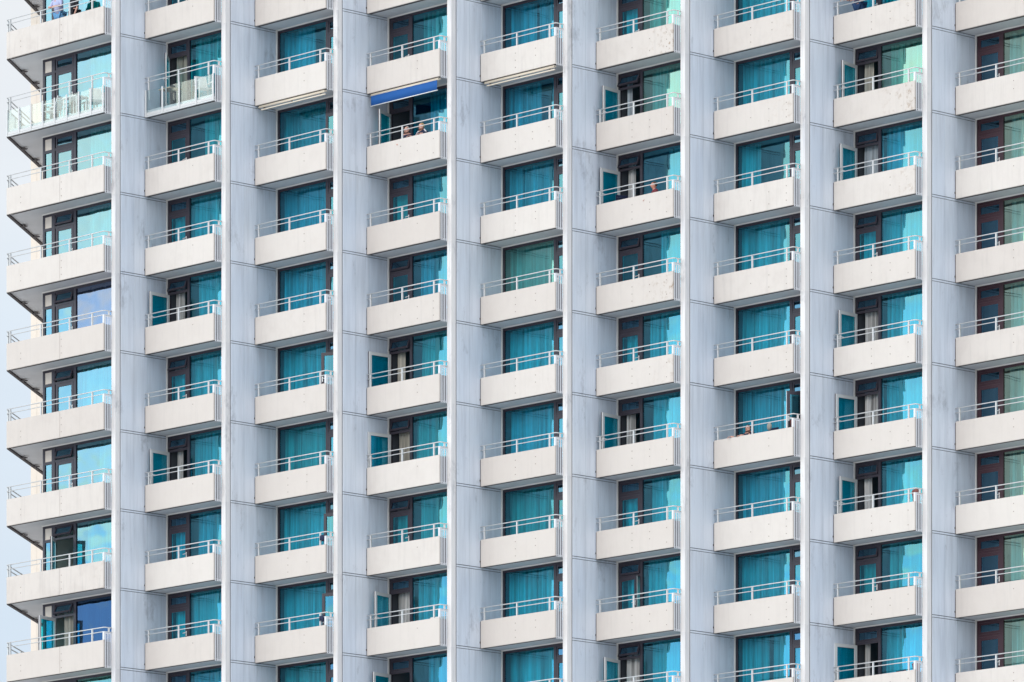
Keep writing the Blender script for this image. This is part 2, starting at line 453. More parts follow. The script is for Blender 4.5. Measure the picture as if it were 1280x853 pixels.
SLAB, SLABE = slab_mesh(), slab_mesh_end()
DIRT = {('A',0):.55, ('A',1):.4, ('A',7):.55, ('A',5):.35, ('A',6):.3, ('A',2):.2, ('C',1):.15, ('F',1):.35, ('G',2):.2, ('H',1):.3, ('H',2):.3, ('I',5):.4, ('I',1):.25, ('E',2):.15}
RUST = {('F',1):1.0, ('F',4):1.0, ('F',5):.4, ('H',2):1.0, ('H',3):.6, ('H',1):.35, ('G',2):.4, ('G',1):.3, ('A',0):.1, ('F',3):.15, ('I',0):.3, ('I',1):.3, ('A',7):.2}
for c in COLS:
    for n in range(TOPN, BOTN+1):
        e = c == 'A'
        rnd = random.Random(ord(c)*100+n)
        bo = link('balcony', SLABE if e else SLAB, tower, org(c, n))
        if n == 1 and c in 'AB':
            bo['label'] = 'balcony with clear glass front panels between white posts'
            fm, gm_ = (GA if e else GB)
            link('glass_front_frame', fm, bo); link('glass_panel', gm_, bo)
        else:
            v = {'F':0,'H':0,'G':2,'E':4,'D':1,'I':3,'B':1,'C':3}.get(c, 0)
            if rnd.random() < .35: v = rnd.randrange(5)
            po = link('parapet', PME if e else PM[v], bo)
            po['dirt'] = DIRT.get((c, n), .08 + .14*rnd.random() if n > 4 else .12 + .22*rnd.random())
            po['rust'] = RUST.get((c, n), 0.12*rnd.random() if c in 'EFGHI' and n < 6 else 0.0)
            if RUST.get((c, n), 0) > .6: po['label'] = 'parapet panel stained with brown rust near its end'
        link('railing', RME if e else RM, bo)
        link('slat_screen', SM, bo)

# ------------------------------------------------------------------ windows (origin: left end of the window, balcony underside level)
ZB, ZT = FL+.003, 2.745                          # frame bottom / top
def mx(mir, x): return (3.655-x) if mir else x
def win_meshes(mir, fr):
    """frame, pane, transom sash, transom pane, door leaf parts"""
    b = MB(); X = lambda x: mx(mir, x)
    y0, y1 = YW, YW+.09
    b.box(X(-.0), X(.055), y0, y1, ZB, ZT); b.box(X(3.60), X(3.655), y0, y1, ZB, ZT)
    b.box(X(.056), X(3.599), y0+.003, y1-.003, ZT-.085, ZT-.002); b.box(X(.056), X(3.599), y0+.003, y1-.003, ZB, ZB+.08)
    b.box(X(1.03), X(1.15), y0-.004, y1, ZB+.081, ZT-.086)
    b.box(X(.056), X(1.029), y0+.004, y1-.004, 2.19, 2.27)
    frame = b.mesh('window', [fr])
    return frame
def pane_mesh(mir, g):
    b = MB(); b.box(mx(mir, 1.151), mx(mir, 3.599), YW+.035, YW+.045, ZB+.081, ZT-.086, 0, 1)
    return b.mesh('pane', [M['clear'], g])
def transom_meshes(mir, g, fr):
    # origin at the top hinge line
    w0, w1 = .060, 1.026
    b = MB(); X = lambda x: mx(mir, x); h = 2.655-2.275
    b.box(X(w0), X(w0+.07), -.02, .035, -h, 0); b.box(X(w1-.07), X(w1), -.02, .035, -h, 0)
    b.box(X(w0+.07), X(w1-.07), -.018, .033, -.07, -.001); b.box(X(w0+.07), X(w1-.07), -.018, .033, -h+.001, -h+.075)
    p = MB(); p.box(X(w0+.071), X(w1-.071), .0, .008, -h+.076, -.071, 0, 1)
    return b.mesh('transom', [fr]), p.mesh('transom_pane', [M['clear'], g])
def door_meshes(mir, g, fr):
    # origin at the hinge; leaf runs along +x (or -x when mirrored)
    s = -1 if mir else 1; w = .966; zb, zt = FL+.085, 2.185
    b = MB()
    for (x0, x1, z0, z1, q) in ((0, .105, zb, zt, 0), (w-.105, w, zb, zt, 0), (.105, w-.105, zt-.11, zt-.001, .002), (.105, w-.105, zb+.001, zb+.16, .002)):
        b.box(s*x0, s*x1, -.03+q, .0, z0, z1, 0)                 # outer half, dark
        b.box(s*x0, s*x1, .001, .032-q, z0, z1, 1)               # inner half, white
    p = MB(); p.box(s*.106, s*(w-.106), -.004, .004, zb+.161, zt-.111, 0, 1)
    h = MB()
    hx = s*(w-.05); z = 1.30
    for sy in (-1, 1):
        h.tube([(hx, sy*.03, z), (hx, sy*.075, z), (hx-s*.13, sy*.08, z-.01)], .013, 6)
        h.box(hx-.02, hx+.02, sy*.033-.004, sy*.033+.004, z-.11, z+.06)
    return b.mesh('balcony_door', [fr, M['sash']]), p.mesh('door_pane', [M['clear'], g]), h.mesh('door_handle', [M['handle']])
CACHE = {}
def cached(f, *k):
    key = (f.__name__,) + tuple(getattr(x, 'name', x) for x in k)
    if key not in CACHE: CACHE[key] = f(*k)
    return CACHE[key]

# end-bay window (wider, with a narrow side light)
XA = -.985
def win_end(fr):
    b = MB(); y0, y1 = YW, YW+.09
    b.box(XA, XA+.11, y0, y1, ZB, ZT); b.box(3.60, 3.655, y0, y1, ZB, ZT)
    b.box(XA+.111, 3.599, y0+.003, y1-.003, ZT-.085, ZT-.002); b.box(XA+.111, 3.599, y0+.003, y1-.003, ZB, ZB+.08)
    b.box(XA+.50, XA+.68, y0-.003, y1, ZB+.081, ZT-.086); b.box(XA+1.72, XA+1.86, y0-.004, y1, ZB+.081, ZT-.086)
    b.box(XA+.111, XA+.499, y0+.004, y1-.004, 2.16, 2.26); b.box(XA+.681, XA+1.719, y0+.004, y1-.004, 2.19, 2.27)
    return b.mesh('window', [fr])
def pane_end(g):
    b = MB(); b.box(XA+1.861, 3.599, YW+.035, YW+.045, ZB+.081, ZT-.086, 0, 1); return b.mesh('pane', [M['clear'], g])
def side_pane(g):
    b = MB(); b.box(XA+.111, XA+.499, YW+.035, YW+.045, ZB+.081, 2.159, 0, 1); return b.mesh('side_pane', [M['clear'], g])
def side_infill():
    b = MB(); b.box(XA+.112, XA+.498, YW+.02, YW+.045, 2.261, ZT-.087); return b.mesh('side_infill', [M['infill']])

def curtain_mesh(ranges, seed, mt):
    rnd = random.Random(seed); b = MB()
    for (x0, x1) in ranges:
        xs = []; x = x0
        ph = rnd.random()*6; per = .15 + .09*rnd.random(); amp = .045+.025*rnd.random()
        while x < x1: xs.append(x); x += .0165
        ys = []
        p = ph
        for x in xs:
            p += .0165/per*2*math.pi*(.75+.5*math.sin(x*3.1+ph)**2)
            ys.append(amp*math.sin(p) + .012*math.sin(p*.37+1) )
        zt, zb = 2.66, FL+.04
        base = len(b.v); zr = [zb, zb+.8, zb+1.6, zt]
        for off in (0, .004):
            for j, z in enumerate(zr):
                k = 1.15 - .35*j/3
                for i, (x, y) in enumerate(zip(xs, ys)):
                    b.v.append((x + .012*math.sin(i*.4+j*1.3+seed), YW+.27+y*k+off, z))
        n = len(xs); m_ = len(zr)
        for o_ in (0, 1):
            for j in range(m_-1):
                for i in range(n-1):
                    q = base+o_*n*m_+j*n+i
                    b.f.append((q, q+1, q+n+1, q+n)); b.m.append(0); b.sm.append(True)
        for j in range(m_-1):
            for i in (0, n-1):
                q = base+j*n+i; b.f.append((q, q+n, q+n+n*m_, q+n*m_)); b.m.append(0); b.sm.append(False)
        for i in range(n-1):
            for j in (0, m_-1):
                q = base+j*n+i; b.f.append((q, q+1, q+1+n*m_, q+n*m_)); b.m.append(0); b.sm.append(False)
    me = b.mesh('curtain', [mt]); return me

ORD = ['first', 'second', 'third', 'fourth', 'fifth', 'sixth', 'seventh', 'eighth', 'ninth', 'tenth']
COLW = ['leftmost', 'second', 'third', 'fourth', 'fifth', 'sixth', 'seventh', 'eighth', 'rightmost']
OPEN = {('B',1):47, ('B',4):84, ('B',6):82, ('D',2):66, ('D',5):92, ('D',6):95, ('D',8):76, ('D',9):80, ('F',2):80, ('F',3):86, ('F',6):82, ('F',8):10, ('F',9):76,
        ('H',2):76, ('H',3):80, ('H',5):84, ('H',6):92, ('H',7):82, ('H',9):96, ('A',7):48, ('A',8):76, ('C',2):8, ('C',7):14, ('C',8):16, ('G',6):72, ('C',5):20}
TILT = {('F',2):24, ('F',3):22, ('F',4):14, ('F',9):20, ('H',3):12, ('H',4):16, ('H',5):14, ('H',6):12, ('H',7):10, ('B',4):20, ('B',6):12, ('B',5):16, ('D',5):18, ('D',4):12, ('D',7):14, ('D',6):14,
        ('A',3):14, ('A',4):16, ('A',5):20, ('A',6):16, ('A',7):26, ('A',8):26, ('H',8):12, ('F',8):8, ('H',2):10}
def glass_for(c, n):
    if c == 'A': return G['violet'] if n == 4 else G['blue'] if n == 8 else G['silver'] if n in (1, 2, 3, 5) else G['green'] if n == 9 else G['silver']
    if c == 'I': return G['yellow']
    if (c, n) in (('E',4), ('F',2), ('H',2), ('F',1)): return G['green']
    if (c, n) in (('E',1), ('E',2), ('C',2), ('D',2), ('C',3), ('D',3), ('D',4), ('F',3)): return G['deep']
    return G['cyan']

for c in COLS:
    first = 0 if c in 'AB' else 1
    for n in range(first, 10):
        o = org(c, n); mir = c in 'CEG'; fr = M['redframe'] if c == 'I' else M['frame']
        rnd = random.Random(ord(c)*31+n*7)
        g = glass_for(c, n); gd = G['dark'] if (c == 'I') else G['cyan'] if c != 'A' else (G['silver'] if n not in (8,) else G['cyan'])
        ang = OPEN.get((c, n), 0)
        if ang > 30 and c not in 'A': gd = G['leafglass']
        if c == 'A':
            wo = link('window', cached(win_end, fr), tower, o)
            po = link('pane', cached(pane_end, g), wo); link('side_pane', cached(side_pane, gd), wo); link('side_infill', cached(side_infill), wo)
            tx, hx = XA+.665, XA+.735
        else:
            wo = link('window', cached(win_meshes, mir, fr), tower, o)
            po = link('pane', cached(pane_mesh, mir, g), wo)
            tx, hx = 0, (mx(True, .060) if mir else .060)
        po.rotation_euler = (0, 0, 0)
        ts, tp = cached(transom_meshes, mir, G['dark'], fr)
        t = R(-TILT.get((c, n), 0))
        a = link('transom', ts, wo, (tx, YW+.03, 2.655), (t, 0, 0)); link('transom_pane', tp, wo, (tx, YW+.03, 2.655), (t, 0, 0))
        dm, dp, dh = cached(door_meshes, mir, gd, fr)
        rz = R(-ang if not mir else ang)
        dloc = (hx, YW+.03 - (.05 if ang > 15 else 0), 0)
        do = link('balcony_door', dm, tower, (o.x+dloc[0], o.y+dloc[1], o.z), (0, 0, rz))
        link('door_pane', dp, do); link('door_handle', dh, do)
        if ang > 30: do['label'] = 'glazed balcony door swung open outwards'
        # curtain
        X = lambda x: mx(mir, x)
        lo = .08
        if c == 'A':
            rg = [(1.35, 3.6)] if n in (1, 2, 3, 4) else [(1.25, 3.6)] if n in (7,) else [(1.9, 3.6)] if n == 6 else [(.9, 3.6)]
            rg = [(-.1, .75)] + rg if n in (8,) else rg
            cm = M['curtain2']
        elif c == 'I':
            rg = [(1.25, 3.6)]; cm = M['curtain']
        else:
            if ang > 30:
                k = rnd.random()
                left = (.16, .44+.15*k) if (c, n) not in (('D',6), ('F',9), ('D',8), ('H',6), ('H',5), ('H',3), ('B',1)) else (.16, 1.0)
                rg = [left, (1.15+(.25 if rnd.random() < .5 else 0), 3.6)]
                if (c, n) in (('D',2), ('D',9)): rg = [(1.75, 3.6)]
                if (c, n) == ('F',3): rg = [(.16, .5), (2.2, 3.6)]
            elif (c, n) in (('B',0), ('B',2), ('F',4), ('D',1), ('D',4), ('G',4)): rg = [(1.15+rnd.random()*.8, 3.6)]
            elif (c, n) == ('G',3): rg = [(2.75, 3.6)]
            elif (c, n) in (('E',2), ('C',1)): rg = [(2.0, 3.6), (1.15, 1.45)]
            elif ang > 0: rg = [(.2, 1.0), (1.2, 3.6)]
            else:
                k = rnd.random()
                rg = [(.1, 3.6)] if k < .5 else [(.1, .75), (1.3, 3.6)] if k < .8 else [(.1, 2.1), (2.3, 3.6)]
            cm = [M['curtain'], M['curtain'], M['curtain2'], M['curtain3']][rnd.randrange(4)]
        if mir: rg = [(X(b_), X(a_)) for (a_, b_) in rg]
        look = {'curtain': 'white', 'curtain2': 'cream', 'curtain3': 'pale blue', 'greencurtain': 'sage green'}[[k for k in M if M[k] == cm][0]]
        where = '%s window down in the %s column' % (ORD[n-first], COLW[COLS.index(c)])
        for q, r_ in enumerate(rg):
            wide = abs(r_[1]-r_[0]) > 1.3
            if (not wide): how = 'narrow %s curtain %s' % (look, 'in the open balcony doorway' if ang > 30 else 'behind the door side')
            else: how = ('wide pleated %s curtain behind the big pane' if q == len(rg)-1 else 'pleated %s curtain behind the door side') % look
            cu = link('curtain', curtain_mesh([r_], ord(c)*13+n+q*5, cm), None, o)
            tag(cu, how+', '+where, 'curtain', 'curtains behind the balcony windows')

# ------------------------------------------------------------------ awnings under the second row
def awning(c, n, label, valance):
    o = org(c, n)
    root = link('awning', None, None, o + Vector((1.84, .12, -.1))); tag(root, label, 'awning', 'awnings fixed under balconies')
    sh = Vector((-1.84, -.12, .1))
    def put(b, name, mt): 
        me = b.mesh(name, [mt]); ob = link(name, me, root, sh); return ob
    b = MB(); b.tube([(.12, .075, -.045-.03), (3.56, .075, -.045-.03)], .03, 10); b.box(.12, 3.56, .07, .17, -.07, -.02)
    put(b, 'roller_case', M['awn_case'])
    if valance:
        b = MB()
        xs = [.16+i*(3.36/60) for i in range(61)]
        for off in (0, .004):
            for z in (-.10, -.43):
                for i, x in enumerate(xs): b.v.append((x, .045+.004*math.sin(i*.9)+off, z))
        m_ = 61
        for o_ in (0, 1):
            for i in range(60):
                q = o_*2*m_+i; b.f.append((q, q+1, q+m_+1, q+m_)); b.m.append(0); b.sm.append(True)
        for i in range(60):
            for r_ in (0, 1):
                q = r_*m_+i; b.f.append((q, q+1, q+1+2*m_, q+2*m_)); b.m.append(0); b.sm.append(False)
        put(b, 'valance', M['awn_blue'])
        b = MB(); b.tube([(.14, .047, -.445), (3.54, .047, -.445)], .016, 8); put(b, 'bottom_rail', M['white'])
    else:
        b = MB(); b.box(.20, 3.54, .09, .14, -.175, -.14); put(b, 'front_rail', M['awn_case'])
        b = MB()
        for x in (.35, 1.8, 3.3): b.box(x-.03, x+.03, .10, .13, -.14, -.06)
        put(b, 'bracket', M['gapshade_trim'])
awning('C', 1, 'retracted cream awning roller under a balcony, left of the blue awning', False)
awning('D', 1, 'blue cloth awning lowered under a balcony above two seated people', True)
awning('E', 1, 'retracted cream awning roller under a balcony, right of the blue awning', False)

# ------------------------------------------------------------------ people
SKIN = simple('skin', (.66, .36, .28), .55)
def skin_mesh(verts, edges, radii, root, sub=1):
    me = bpy.data.meshes.new('tmp'); me.from_pydata([Vector(v) for v in verts], edges, [])
    ob = bpy.data.objects.new('tmp', me); COL.objects.link(ob)
    md = ob.modifiers.new('s', 'SKIN'); md.use_smooth_shade = True
    if not me.skin_vertices: pass
    for i, r in enumerate(radii):
        rr = r if isinstance(r, tuple) else (r, r)
        me.skin_vertices[0].data[i].radius = rr
        me.skin_vertices[0].data[i].use_root = (i == root)
    sb = ob.modifiers.new('u', 'SUBSURF'); sb.levels = sub; sb.render_levels = sub
    dg = bpy.context.evaluated_depsgraph_get(); ev = ob.evaluated_get(dg)
    res = bpy.data.meshes.new_from_object(ev)
    bpy.data.objects.remove(ob); bpy.data.meshes.remove(me)
    return res
def merge(me, mb, mats):
    b = MB(); b.v = [tuple(v.co) for v in me.vertices]; b.f = [tuple(p.vertices) for p in me.polygons]; b.m = [0]*len(b.f); b.sm = [True]*len(b.f)
    off = len(b.v); b.v += mb.v; b.f += [tuple(i+off for i in f) for f in mb.f]; b.m += mb.m; b.sm += mb.sm
    return b.mesh('person', mats)
def person(loc, rotz, joints, label, hair, shirt, trousers, stripes=None, headtilt=0.0, skin=None):
    """joints: dict of named points in the person's frame (facing -y, floor at z=0)"""
    J = joints; sk = skin or SKIN
    names = ['pelvis','belly','chest','neck','jaw','head','crown','shoL','elbL','wriL','hanL','shoR','elbR','wriR','hanR','hipL','kneL','ankL','toeL','hipR','kneR','ankR','toeR']
    rad = dict(pelvis=.14, belly=.135, chest=.15, neck=.055, jaw=.075, head=.098, crown=.065, sho=.07, elb=.045, wri=.03, han=.034, hip=.095, kne=.06, ank=.042, toe=.035)
    def r(n): return rad.get(n) or rad[n[:3]]
    idx = {n: i for i, n in enumerate(names)}
    E = [('pelvis','belly'),('belly','chest'),('chest','neck'),('neck','jaw'),('jaw','head'),('head','crown')]
    for s in 'LR':
        E += [('chest','sho'+s),('sho'+s,'elb'+s),('elb'+s,'wri'+s),('wri'+s,'han'+s),('pelvis','hip'+s),('hip'+s,'kne'+s),('kne'+s,'ank'+s),('ank'+s,'toe'+s)]
    body = skin_mesh([J[n] for n in names], [(idx[a], idx[b_]) for a, b_ in E], [r(n) for n in names], 0)
    x = MB(); H = Vector(J['head']); 
    x.ball(H, .078, .098, .115, 0, 14, 10)                                        # skull
    x.ball(H+Vector((0, -.10, -.012)), .014, .022, .022, 0, 8, 6)              # nose
    for s in (-1, 1):
        x.ball(H+Vector((s*.034, -.086, .018)), .013, .010, .008, 1, 8, 6)      # eyes
        x.ball(H+Vector((s*.082, .005, -.005)), .012, .024, .034, 0, 8, 6)      # ears
    x.ball(H+Vector((0, -.088, -.055)), .026, .010, .007, 2, 8, 6)              # mouth
    for s in 'LR':
        hd = Vector(J['han'+s]); wr = Vector(J['wri'+s]); d = (hd-wr).normalized()
        side = d.cross(Vector((0, 0, 1))); side = side.normalized() if side.length > .1 else Vector((1, 0, 0)); dn = side.cross(d)
        for k, ln in enumerate((.068, .078, .072, .056)):
            a = hd + d*.022 + side*(k-1.5)*.019; m1 = a + d*ln*.5 + dn*(-.008); m2 = m1 + d*ln*.35 - dn*.02; m3 = m2 + d*ln*.12 - dn*.018
            x.tube([a, m1, m2, m3], [.0095, .009, .008, .006], 6)
        sg = 1 if s == 'L' else -1
        a = hd - d*.01 + side*sg*.028; x.tube([a, a + d*.03 + side*sg*.02, a + d*.055 + side*sg*.016 - dn*.01], [.011, .010, .007], 6)
    eye = simple('eye_dark', (.04, .03, .03), .3); lip = simple('lip', (.38, .12, .11), .5)
    root = link('person', merge(body, x, [sk, eye, lip]), None, loc, (0, 0, rotz))
    tag(root, label, 'person')
    # clothes: the same limbs, a little thicker
    tn = ['pelvis','belly','chest','neck','shoL','elbL','wriL','shoR','elbR','wriR']; ti = {n: i for i, n in enumerate(tn)}
    P = {n: Vector(J[n]) for n in names}
    low = P['chest'].lerp(P['neck'], .62); P2 = dict(P); P2['neck'] = low
    for s in 'LR': P2['wri'+s] = P['elb'+s].lerp(P['wri'+s], .15 if shirt[1] == 'short' else .92)
    me = skin_mesh([P2[n] for n in tn], [(ti[a], ti[b_]) for a, b_ in E if a in ti and b_ in ti], [r(n)*1.13+.008 for n in tn], 0)
    me.materials.clear(); me.materials.append(shirt[0]); link('shirt', me, root)
    ln = ['pelvis','hipL','kneL','ankL','hipR','kneR','ankR']; li = {n: i for i, n in enumerate(ln)}
    me = skin_mesh([P[n] if n[:3] != 'ank' else P['kne'+n[3]].lerp(P[n], .9) for n in ln], [(li[a], li[b_]) for a, b_ in E if a in li and b_ in li], [r(n)*1.1+.01 for n in ln], 0)
    me.materials.clear(); me.materials.append(trousers); link('trousers', me, root)
    hb = MB(); hb.ball(H+Vector((0, .022, .026)), .090, .098, .108, 0, 14, 9)
    hm = hb.mesh('hair', [hair[0]])
    bm = bmesh.new(); bm.from_mesh(hm)
    kill = [v for v in bm.verts if (v.co - H).y < -.052 and (v.co - H).z < hair[1] or (v.co-H).z < hair[2]]
    bmesh.ops.delete(bm, geom=kill, context='VERTS'); bm.to_mesh(hm); bm.free()
    link('hair', hm, root)
    if stripes:
        sb = MB()
        for s in 'LR':
            a, e = P['sho'+s], P['elb'+s]; up = Vector((0, 0, .09)); sb.tube([a+Vector((0,-.03,.085)), a.lerp(e, .5)+Vector((0,-.045,.055)), e+Vector((0,-.035,.035))], [.018, .02, .016], 6)
        link('sleeve_stripe', sb.mesh('sleeve_stripe', [stripes]), root)
    return root
def V(*a): return Vector(a)
def seated(lean=0.0, armL=None, armR=None, look=0.0, drop=0.0):
    ly = -lean
    J = dict(pelvis=V(0,0,.50), belly=V(0,ly*.3,.68), chest=V(0,ly*.7,.90), neck=V(0,ly-.01,1.04), jaw=V(look*.03,ly-.035,1.10), head=V(look*.05,ly-.03,1.165), crown=V(look*.05,ly-.015,1.225))
    for s, sg in (('L', 1), ('R', -1)):
        J['sho'+s] = V(sg*.18, ly*.75, .965); J['elb'+s] = V(sg*.25, ly*.6-.06, .70); J['wri'+s] = V(sg*.18, ly*.6-.28, .66); J['han'+s] = V(sg*.15, ly*.6-.35, .65)
        J['hip'+s] = V(sg*.10, -.05, .48); J['kne'+s] = V(sg*.12, -.32, .50); J['ank'+s] = V(sg*.12, -.26, .09); J['toe'+s] = V(sg*.13, -.36, .035)
    for s, arm in (('L', armL), ('R', armR)):
        if arm: J['elb'+s], J['wri'+s], J['han'+s] = [V(*p) for p in arm]
        for q in ('sho', 'hip') + (() if arm else ('elb', 'wri', 'han')): J[q+s].z -= drop
    for q in ('pelvis', 'belly', 'chest', 'neck', 'jaw', 'head', 'crown'): J[q].z -= drop
    return J
def standing(lean=0.0, armL=None, armR=None):
    J = dict(pelvis=V(0,.0,.96), belly=V(0,-lean*.35,1.12), chest=V(0,-lean*.75,1.34), neck=V(0,-lean,1.50), jaw=V(0,-lean-.03,1.57), head=V(0,-lean-.03,1.64), crown=V(0,-lean-.015,1.71))
    for s, sg in (('L', 1), ('R', -1)):
        J['sho'+s] = V(sg*.19, -lean*.8, 1.42); J['elb'+s] = V(sg*.26, -lean*.6, 1.14); J['wri'+s] = V(sg*.27, -lean*.6-.1, .90); J['han'+s] = V(sg*.27, -lean*.6-.12, .83)
        J['hip'+s] = V(sg*.10, 0, .92); J['kne'+s] = V(sg*.11, -.03, .50); J['ank'+s] = V(sg*.11, .02, .08); J['toe'+s] = V(sg*.13, -.14, .035)
    for s, arm in (('L', armL), ('R', armR)):
        if arm: J['elb'+s], J['wri'+s], J['han'+s] = [V(*p) for p in arm]
    return J
def at(c, n, x, y, z=FL): return org(c, n) + Vector((x, y, z))
navy = simple('navy_jacket', (.012, .018, .05), .85); lilac = simple('lilac_shirt', (.42, .46, .68), .85); sky_b = simple('light_blue_denim', (.14, .36, .62), .85)
black = simple('black_shirt', (.012, .013, .02), .85); blueblk = simple('dark_blue_dress', (.01, .045, .13), .8); wine = simple('wine_shirt', (.18, .03, .04), .85)
grey_h = simple('grey_hair', (.60, .55, .52), .8); blond = simple('sandy_hair', (.46, .31, .15), .8); dark_h = simple('dark_hair', (.02, .016, .015), .7); brown_h = simple('brown_hair', (.09, .05, .03), .7)
stripe = simple('white_stripe', (.8, .8, .82), .8)
SK2 = simple('tanned_skin', (.58, .26, .19), .55)
# seated heads: seat height .45 above the balcony floor
person(at('D', 2, 1.58, .44, FL), R(14), seated(.02, look=.2, drop=.10), 'person with short grey hair seated under the blue awning, nearer the open door', (grey_h, .085, -.02), (navy, 'long'), navy)
person(at('D', 2, 2.38, .42, FL), R(-12), seated(.02, drop=.11, armL=((.36,-.02,.78),(.30,-.22,.74),(.27,-.28,.74)), armR=((-.36,-.04,.77),(-.44,-.22,.79),(-.45,-.28,.79))), 'person with sandy hair and white striped dark sleeves seated under the blue awning', (blond, .06, -.05), (navy, 'long'), navy, stripes=stripe)
person(at('F', 3, 2.40, .44, FL), R(-32), seated(.03, drop=.13), 'person with a sunlit face seated low behind the parapet, dark red top', (brown_h, .075, -.03), (wine, 'long'), navy, skin=SK2)
person(at('G', 6, 1.16, .52), R(10), seated(.06, drop=.17, armL=((.26,-.18,.62),(.02,-.43,.72),(-.08,-.48,.715)), armR=((-.30,-.20,.64),(-.40,-.40,.72),(-.47,-.46,.715))), 'person with dark hair seated with both hands over the parapet', (dark_h, .06, -.06), (navy, 'long'), navy)
person(at('H', 1, .80, .40), R(4), standing(.14, armL=((.30,-.16,1.10),(.10,-.36,1.08),(.02,-.38,1.075)), armR=((-.30,-.18,1.14),(-.34,-.36,1.15),(-.37,-.42,1.145))), 'person in dark blue clothes standing with hands on the balcony rail at the top edge', (dark_h, .06, -.06), (blueblk, 'short'), blueblk)
person(at('A', 0, .72, .45), R(6), standing(.16, armL=((.28,-.22,1.20),(.16,-.44,1.155),(.06,-.45,1.155)), armR=((-.26,-.22,1.20),(-.12,-.44,1.16),(-.02,-.45,1.155))), 'person in lilac shirt leaning on the rail of the top left corner balcony', (brown_h, .06, -.06), (lilac, 'short'), sky_b)
person(at('A', 0, 1.28, .66), R(-14), standing(.02), 'person in black standing behind the leaning person on the top corner balcony', (dark_h, .06, -.06), (black, 'short'), black)

# ------------------------------------------------------------------ balcony furniture
def chair(loc, rz, label, mt, fm, back_h=.92, group='chairs on the balconies'):
    root = link('balcony_chair', None, None, loc, (0, 0, rz)); tag(root, label, 'chair', group)
    b = MB()
    for k in range(7): b.box(-.22, .22, -.20+k*.062, -.15+k*.062, .425, .445)
    link('seat', b.mesh('seat', [mt]), root)
    b = MB()
    n = 8
    for k in range(n):
        t0 = k/n; z0 = .47+t0*(back_h-.47); y0 = .23+t0*.14; hh = (back_h-.47)/n*.82
        b.box(-.22+.03*t0**3, .22-.03*t0**3, y0, y0+.02, z0, z0+hh)
    b.bar((-.23, .22, .44), (-.2, .375, back_h), .03, .03); b.bar((.23, .22, .44), (.2, .375, back_h), .03, .03); b.bar((-.21, .372, back_h), (.21, .372, back_h), .03, .03)
    link('backrest', b.mesh('backrest', [mt]), root)
    for sx in (-1, 1):
        for sy, y in ((-1, -.2), (1, .22)):
            b = MB(); b.tube([(sx*.23, y, .46 if sy > 0 else .66), (sx*.25, y+sy*.03, 0)], .016, 8); link('leg', b.mesh('leg', [fm]), root)
        b = MB(); b.tube([(sx*.235, -.22, .66), (sx*.24, -.05, .675), (sx*.235, .27, .67)], .02, 8); link('armrest', b.mesh('armrest', [fm]), root)
    return root
def table(loc, label, top, fm, w=.6, group='tables on the balconies'):
    root = link('balcony_table', None, None, loc); tag(root, label, 'table', group)
    b = MB(); b.box(-w/2, w/2, -.27, .27, .70, .73); link('table_top', b.mesh('table_top', [top]), root)
    for sx in (-1, 1):
        for sy in (-1, 1):
            b = MB(); b.bar((sx*(w/2-.05), sy*.22, 0), (sx*(w/2-.05), sy*.22, .699), .035, .035); link('leg', b.mesh('leg', [fm]), root)
    return root
chair(at('A', 1, 2.55, .62), R(60), 'white slatted armchair behind the glass of the corner balcony, near the slats', M['white'], M['white'])
chair(at('A', 1, .05, .62), R(-70), 'white slatted armchair behind the glass of the corner balcony, left of the table', M['white'], M['white'])
table(at('A', 1, 1.35, .62), 'white table behind the glass of the corner balcony', M['white'], M['white'], .8)
table(at('B', 1, .62, .62), 'tan topped table with dark legs behind the glass front, second column', M['wood'], M['darkm'], .62)
chair(at('B', 1, 2.45, .60), R(70), 'white armchair behind the glass front of the second column', M['white'], M['white'])
chair(at('F', 3, .80, .62), R(70), 'dark recliner chair with a white edge below the open door, sixth column', M['navy'], M['white'], 1.03)
chair(at('G', 6, 1.95, .50), R(0), 'dark chair to the right of the person with hands over the parapet', M['navy'], M['darkm'], .95)
b = MB(); b.ball((0, 0, 0), .10, .06, .13, 0, 12, 8); cu = link('cushion', b.mesh('cushion', [M['curtain2']]), None, at('G', 6, 2.06, .545, FL+.96)); tag(cu, 'small cream cushion on top of the dark chair beside a person', 'cushion')
chair(at('D', 8, 2.50, .58), R(8), 'white chair whose back peeks over the parapet, right one of two', M['white'], M['white'], .90)
chair(at('D', 8, 1.92, .58), R(-6), 'white chair whose back peeks over the parapet, left one of two', M['white'], M['white'], .86)
chair(at('H', 2, 2.08, .60), R(4), 'white chair back showing over the stained parapet beside an open door', M['white'], M['white'], .88)
chair(at('H', 9, 2.15, .60), R(0), 'dark chair back just above the lowest parapet of the eighth column', M['navy'], M['darkm'], .88)
chair(at('H', 3, 2.10, .60), R(-8), 'white chair back just above a parapet, third balcony down in eighth column', M['white'], M['white'], .86)
